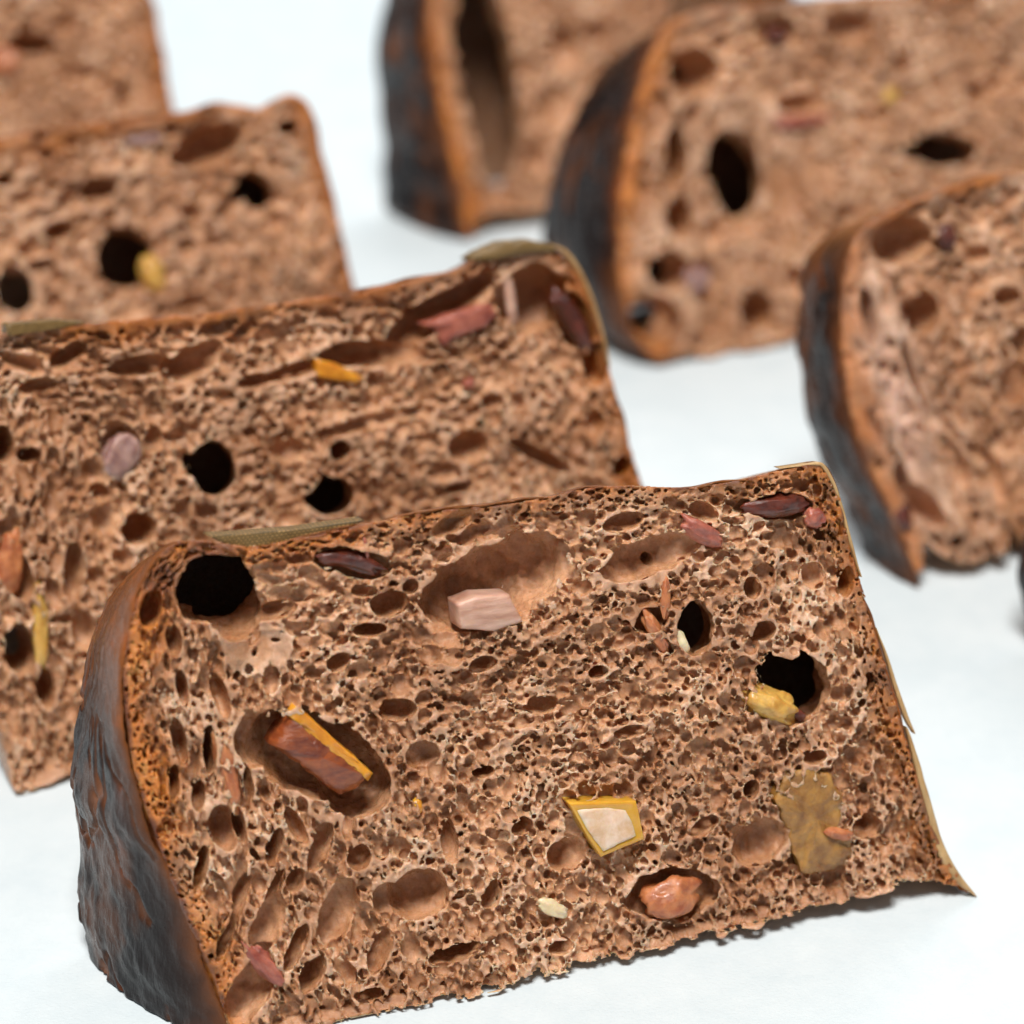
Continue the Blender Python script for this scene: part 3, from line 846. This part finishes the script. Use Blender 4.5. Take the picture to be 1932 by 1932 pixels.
# ---- 4
SL.append(dict(seed=4, label='most distant bread slice in the top left corner, cut off by the frame', vox=0.0006,
  base=((-300, 650), (400, 520)), nleft=3, flare=((0, .004), (1, .001)), depth=0.012,
  crust=[(-300,650),(-320,400),(-320,100),(-300,-120),(-100,-160),(100,-190),(220,-200),(255,-180),(270,-80),(292,10),(310,100),(328,205),(360,340),(400,520)],
  bottom=[(200,558),(0,595)],
  pores=PORES_FAR, clip=(-60, 450, 200), vmin=0.01, bigrough=0.08,
  relief=[(60,170,80,50,0,-.6)],
  holes=[(62,82,44,20,-8,3,8),(10,110,30,26,0,2.5,6),(230,190,14,30,-10,1,3),(150,140,40,20,0,1,2),(130,40,30,14,0,1,2)]))
# ---- 5
SL.append(dict(seed=5, label='blurred bread slice at the top centre with one tall black hollow beside its crust', vox=0.00055,
  base=((890, 456), (1500, 345)), nleft=7, flare=((0, .0100), (.35, .0050), (.7, .001), (1, -.001)), T=0.026, bulge=.001, depth=0.014,
  crust=[(890,452),(878,400),(862,330),(845,250),(828,170),(815,90),(812,0),(825,-100),(860,-180),(960,-220),(1150,-250),(1350,-280),(1480,-250),(1500,345)],
  bottom=[(1300,362),(1062,398),(1000,402),(950,402),(922,408),(905,430)],
  pores=PORES_FAR, clip=(700, 1300, 200), bigrough=0.06, toast=(0.003, 0.0065),
  holes=[(926,150,52,175,2,8,16),(930,292,22,50,2,6,12),(905,30,40,80,0,8,16),(1068,95,30,40,0,1,3),(1050,200,40,40,0,.8,2),(1010,300,30,30,0,.8,2),(1130,60,30,20,0,1,2)]))
# ---- 6
SL.append(dict(seed=6, label='large blurred bread slice, upper right, round hollows near its dark crust', vox=0.00058,
  base=((1215, 700), (1960, 575)), nleft=9, flare=((0, .0060), (.3, .0040), (.7, .002), (1, 0)), T=0.031, depth=0.012,
  crust=[(1255,690),(1215,655),(1185,590),(1170,500),(1170,400),(1182,300),(1200,200),(1225,110),(1255,50),(1310,22),(1400,8),(1500,0),(1650,-12),(1800,-20),(1950,-25),(2050,0),(2070,560)],
  bottom=[(1960,575),(1700,640),(1560,675),(1520,682),(1480,690),(1450,665),(1428,652),(1400,690),(1385,708),(1350,695),(1310,672),(1285,672)],
  pores=PORES_FAR, clip=(1000, 2000, 300), bigrough=0.07, toast=(0.003, 0.0075),
  calm=[(1400,290,110,110,0),(1250,590,70,90,0),(1260,450,60,60,0)],
  relief=[(1405,290,85,95,0,1.8),(1255,600,60,70,0,-1.2),(1260,470,50,50,0,-.8)],
  holes=[(1310,135,46,42,0,3.5,8),(1392,325,46,72,10,5,10),(1278,292,22,50,0,4,8.5),(1285,412,26,38,0,4,8.5),(1430,585,32,36,20,3.5,7),(1780,282,68,28,-8,4.5,10),(1266,512,40,36,0,4,8.5),
   (1330,530,30,40,0,1.2,3),(1238,598,48,38,-20,4,9),(1470,60,36,28,0,1.5,4),(1600,48,50,26,-10,1.5,4.5),(1510,195,40,18,0,1.2,3.5),(1860,170,40,16,20,1.2,3),(1500,530,24,30,0,1,2.5),
   (1600,400,30,14,0,1,2.4),(1350,440,18,26,0,1,2.6),(1480,350,30,60,10,.6,1.8),(1700,120,30,16,0,1,2),(1680,280,24,12,0,1,2),(1540,600,20,20,0,1,2.2)]))
# ---- 7
SL.append(dict(seed=7, label='right edge bread slice with folded pale swirls and a dark pointed crust foot', vox=0.00048,
  base=((1735, 1112), (2250, 1010)), nleft=8, flare=((0, .0035), (.3, .002), (.7, .001), (1, .000)), T=0.016, bulge=.0008, depth=0.012,
  crust=[(1738,1112),(1715,1040),(1680,960),(1640,880),(1610,790),(1592,690),(1590,590),(1598,500),(1625,435),(1690,392),(1790,352),(1870,330),(1950,318),(2050,310),(2150,320),(2250,1005)],
  bottom=[(2100,1035),(1960,1062),(1935,1020),(1905,985),(1900,1040),(1850,1058),(1812,1066),(1780,1050),(1755,1020),(1748,1060)],
  pores=PORES_FAR, clip=(1500, 1990, 700), bigrough=0.06, toast=(0.003, 0.0062), stretch=1.4,
  calm=[(1700,760,75,220,12),(1790,960,110,60,-30),(1640,560,30,120,0)],
  tints=[(1690,740,70,240,12,(.74,.50,.38),.9)],
  relief=[(1645,740,26,200,10,-2.8),(1700,790,24,180,14,3.2),(1745,820,18,160,16,-2.6),(1785,830,20,170,16,3.0),(1830,820,20,140,14,-2.2),(1790,985,110,22,-35,-2.0),(1740,990,18,90,24,2.0),(1700,540,60,20,-30,-1.4)],
  holes=[(1705,455,58,38,0,3,6.5),(1745,592,34,36,10,3,7),(1700,900,18,70,22,2.5,5),(1758,960,16,40,30,2.5,5),(1735,760,14,120,14,1.0,3),(1805,1020,10,14,0,2,5),
   (1900,560,30,20,0,1,2.5),(1915,720,30,40,0,1.4,3.4),(1640,600,14,50,0,1.5,3.5),(1880,900,20,50,10,1,3),(1925,650,20,30,0,1.5,4),(1850,480,26,16,0,1,2.2),(1765,1025,14,12,0,3,6)]))
# ---- 8, only its edge reaches into the frame
SL.append(dict(seed=8, label='sliver of another bread slice, only its dark crust entering at the right frame edge', vox=0.0008,
  base=((2173,1347), (2643,1255)), nleft=6, flare=((0, .0052), (.5, .0052), (1, .002)), T=0.026, depth=0.010,
  crust=[(2173,1347),(2153,1285),(2138,1205),(2128,1135),(2128,1045),(2138,965),(2163,915),(2343,875),(2543,855),(2643,1255)],
  bottom=[(2443,1300),(2293,1325)],
  pores=PORES_FAR, holes=[]))

R = {}
for d in SL:
    F, root = make_slice(d)
    R[d['seed']] = (F, root)

# ------------------------------------------------------------------ fruit pieces and leaf scraps set in the slices
def fc(n, *a, **k): return chunk(R[n][0], R[n][1], 'fruit_piece', *a, **k)
def fp(n, *a, **k): return prism(R[n][0], R[n][1], 'fruit_piece', *a, **k)
# slice 1
fp(1, 'amber', [(1070,1512),(1196,1508),(1205,1545),(1212,1580),(1130,1614),(1098,1565)], -0.0010, 0.0035, seed=1, rough=0.00006, inset=0.00022, dome=-0.0003, label='glossy amber cube of fruit with bright yellow edges')
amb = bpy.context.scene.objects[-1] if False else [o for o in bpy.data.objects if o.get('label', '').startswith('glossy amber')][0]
prism(R[1][0], amb, 'painted_reflection', FR['painted_shine'], [(1086,1526),(1140,1520),(1176,1526),(1188,1548),(1196,1574),(1134,1603),(1105,1564)], -0.00112, 0.0006, seed=1, rough=0.00022, inset=0.00015, dome=0.00015)  # pale plate on the cube: its wet reflection painted as colour
fp(1, 'pink', [(862,1138),(900,1124),(960,1121),(986,1172),(930,1190),(868,1186)], -0.0004, 0.005, seed=2, rough=0.0001, dome=.0003, label='pale pink slab of fruit in the wide hollow')
o = fp(1, 'brown', [(556,1345),(700,1468),(664,1500),(640,1502),(512,1405)], 0.0006, 0.0055, seed=3, rough=0.0005, dome=0.0010, inset=.0007, label='brown-red wedge of fruit with an orange edge')
pe = prism(R[1][0], o, 'peel', 'orange', [(555,1330),(585,1352),(640,1402),(705,1460),(696,1474),(640,1438),(590,1392),(545,1350)], 0.0001, 0.003, seed=4, rough=0.0003, inset=.0005)
fc(1, 'yellow', 1458, 1332, 54, 27, -32, .0010, 28, p=2.5, seed=5, rough=.38, label='yellow fruit piece in the black hollow')
fc(1, 'plum', 1512, 1352, 16, 10, -40, .0014, 12, p=3, seed=6)
fp(1, 'tan', [(1478,1462),(1530,1452),(1572,1462),(1590,1500),(1585,1560),(1608,1580),(1612,1620),(1570,1642),(1520,1652),(1500,1610),(1488,1560),(1462,1510)], 0.0004, 0.003, seed=7, rough=0.0008, dome=.0005, label='flat olive-tan piece of fruit flesh')
fc(1, 'rust', 1580, 1572, 26, 9, -22, -.0006, 9, p=3, seed=8, rough=.3)
fc(1, 'plum', 662, 1062, 62, 17, -20, .0006, 18, p=2.6, bend=-.5, seed=9, rough=.3, label='dark red strip of dried fruit near the top edge')
fc(1, 'plum', 1462, 957, 58, 19, -3, .0008, 20, p=2.6, seed=10, rough=.3, label='dark plum-coloured fruit under the top right corner')
fc(1, 'red', 1538, 978, 18, 16, -40, .0002, 16, p=3, seed=11, rough=.3)
fc(1, 'red', 1325, 1003, 40, 17, -38, .0003, 18, p=3, seed=12, rough=.3)
fc(1, 'rust', 1257, 1132, 9, 34, -8, .0000, 8, p=2.6, seed=13, rough=.3)
fc(1, 'rust', 1240, 1195, 12, 46, 22, .0004, 12, p=2.6, seed=14, rough=.35)
fc(1, 'cream', 1288, 1215, 15, 26, 24, .0012, 14, p=2.4, seed=15, rough=.15, label='small cream seed beside a black hollow')
fc(1, 'cream', 1045, 1716, 28, 14, -30, .0003, 12, p=2.5, seed=16, rough=.3)
fc(1, 'rust', 1272, 1700, 52, 32, 10, .0016, 30, p=2.4, seed=17, rough=.35, label='rust-brown lump of fruit low in the crumb')
fc(1, 'orange', 790, 1522, 8, 14, 5, .0001, 8, p=2.4, seed=18, rough=.3)
fc(1, 'rust', 432, 1450, 19, 74, 4, .0006, 14, p=2.5, bend=.6, seed=19, rough=.42)
fc(1, 'red', 500, 1822, 17, 52, 32, .0002, 14, p=2.5, seed=20, rough=.4)
fc(1, 'red', 690, 1032, 4, 20, 3, -.0005, 4, p=2.4, seed=21, rough=.3)
# slice 2
fp(2, 'red', [(800,612),(860,590),(925,572),(940,592),(915,618),(862,636),(838,655),(826,622)], 0.0002, 0.004, seed=31, rough=.0003, dome=.0004, label='red strip of fruit in the torn upper hollow')
fp(2, 'orange', [(596,678),(630,684),(686,712),(680,724),(600,712)], -0.0002, 0.003, seed=32, rough=.0002, dome=.0003)
fc(2, 'plum', 1088, 605, 18, 62, 28, .0016, 18, p=2.6, seed=33, rough=.3)
fc(2, 'mauve', 232, 862, 34, 44, -25, .0008, 22, p=2.4, seed=34, rough=.25, label='pale mauve piece of fruit skin')
fc(2, 'yellow', 78, 1185, 14, 78, -6, .0004, 14, p=2.6, seed=35, rough=.3)
fc(2, 'red', 886, 724, 11, 9, 0, 0, 8, p=2.4, seed=36, rough=.3)
fc(2, 'rust', 22, 1070, 22, 60, -14, .0012, 16, p=2.6, seed=37, rough=.3)
fc(2, 'pink', 968, 565, 9, 42, 0, .0010, 8, p=2.6, seed=38, rough=.3)
# slices 3..7
fc(3, 'yellow', 296, 522, 22, 36, 8, .002, 20, p=2.6, seed=41, rough=.3)
fc(3, 'mauve', 272, 264, 32, 9, 0, .0008, 9, p=2.6, seed=42, rough=.3)
fc(4, 'rust', 12, 118, 30, 26, 0, .0008, 20, p=2.6, seed=43, rough=.3)
fc(6, 'red', 1510, 228, 46, 10, -3, .0002, 10, p=3, seed=44, rough=.3)
fc(6, 'mauve', 1318, 528, 24, 22, 0, .0008, 16, p=2.6, seed=45, rough=.3)
fc(6, 'yellow', 1680, 180, 15, 14, 0, 0, 12, p=2.6, seed=46, rough=.3)
fc(6, 'plum', 1470, 66, 20, 14, 0, .001, 12, p=2.6, seed=47, rough=.3)
fc(7, 'plum', 1706, 975, 16, 26, 15, .0004, 14, p=2.6, seed=48, rough=.3)
fc(7, 'plum', 1790, 448, 16, 22, 0, .0006, 12, p=2.6, seed=49, rough=.3)
# leaf scraps
prism(R[1][0], R[1][1], 'leaf_scrap', M_LEAF, [(393,1013),(450,1010),(560,1001),(650,989),(690,983),(640,1004),(590,1016),(520,1040),(450,1040)], 0.0007, 0.0045, rough=.00005, inset=.0001, label='olive woven-looking leaf scrap stuck on the top edge')
prism(R[2][0], R[2][1], 'leaf_scrap', M_LEAF, [(884,488),(905,473),(950,456),(1000,452),(1040,460),(1052,474),(1030,478),(990,482),(940,490),(900,496)], -0.0002, 0.004, rough=.0003, inset=.0002, dome=.0006, label='olive gold leaf scrap on the top corner')
prism(R[2][0], R[2][1], 'leaf_scrap', M_LEAF, [(14,612),(110,604),(160,608),(100,622),(14,634)], -0.0003, 0.004, rough=.0001, inset=.0001)

ribbon(R[1][0], R[1][1], 'leaf_scrap', M_HUSK, [(1470,884,1),(1510,877,3),(1545,872,6),(1558,879,7),(1575,912,6),(1592,960,5),(1608,1020,5),(1625,1088,2)], -0.0001, 0.002, seed=1)
ribbon(R[1][0], R[1][1], 'leaf_scrap', M_HUSK, [(1655,1185,1),(1680,1248,5),(1700,1310,7),(1716,1355,7),(1728,1384,2)], 0.0002, 0.0015, seed=2)
ribbon(R[1][0], R[1][1], 'leaf_scrap', M_HUSK, [(1712,1372,3),(1734,1440,9),(1761,1530,12),(1785,1602,16),(1812,1652,14),(1843,1690,2)], -0.0001, 0.0015, seed=3, label='pale dry leaf strip peeling off the right edge')
ribbon(R[2][0], R[2][1], 'leaf_scrap', M_HUSK, [(1035,458,2),(1068,472,7),(1094,508,7),(1120,565,6),(1138,625,5),(1150,690,2)], -0.0003, 0.002, seed=4)

# parts were built from the base point of each slice
scn.view_layers[0].update()
log('done', sum(len(m.polygons) for m in bpy.data.meshes))
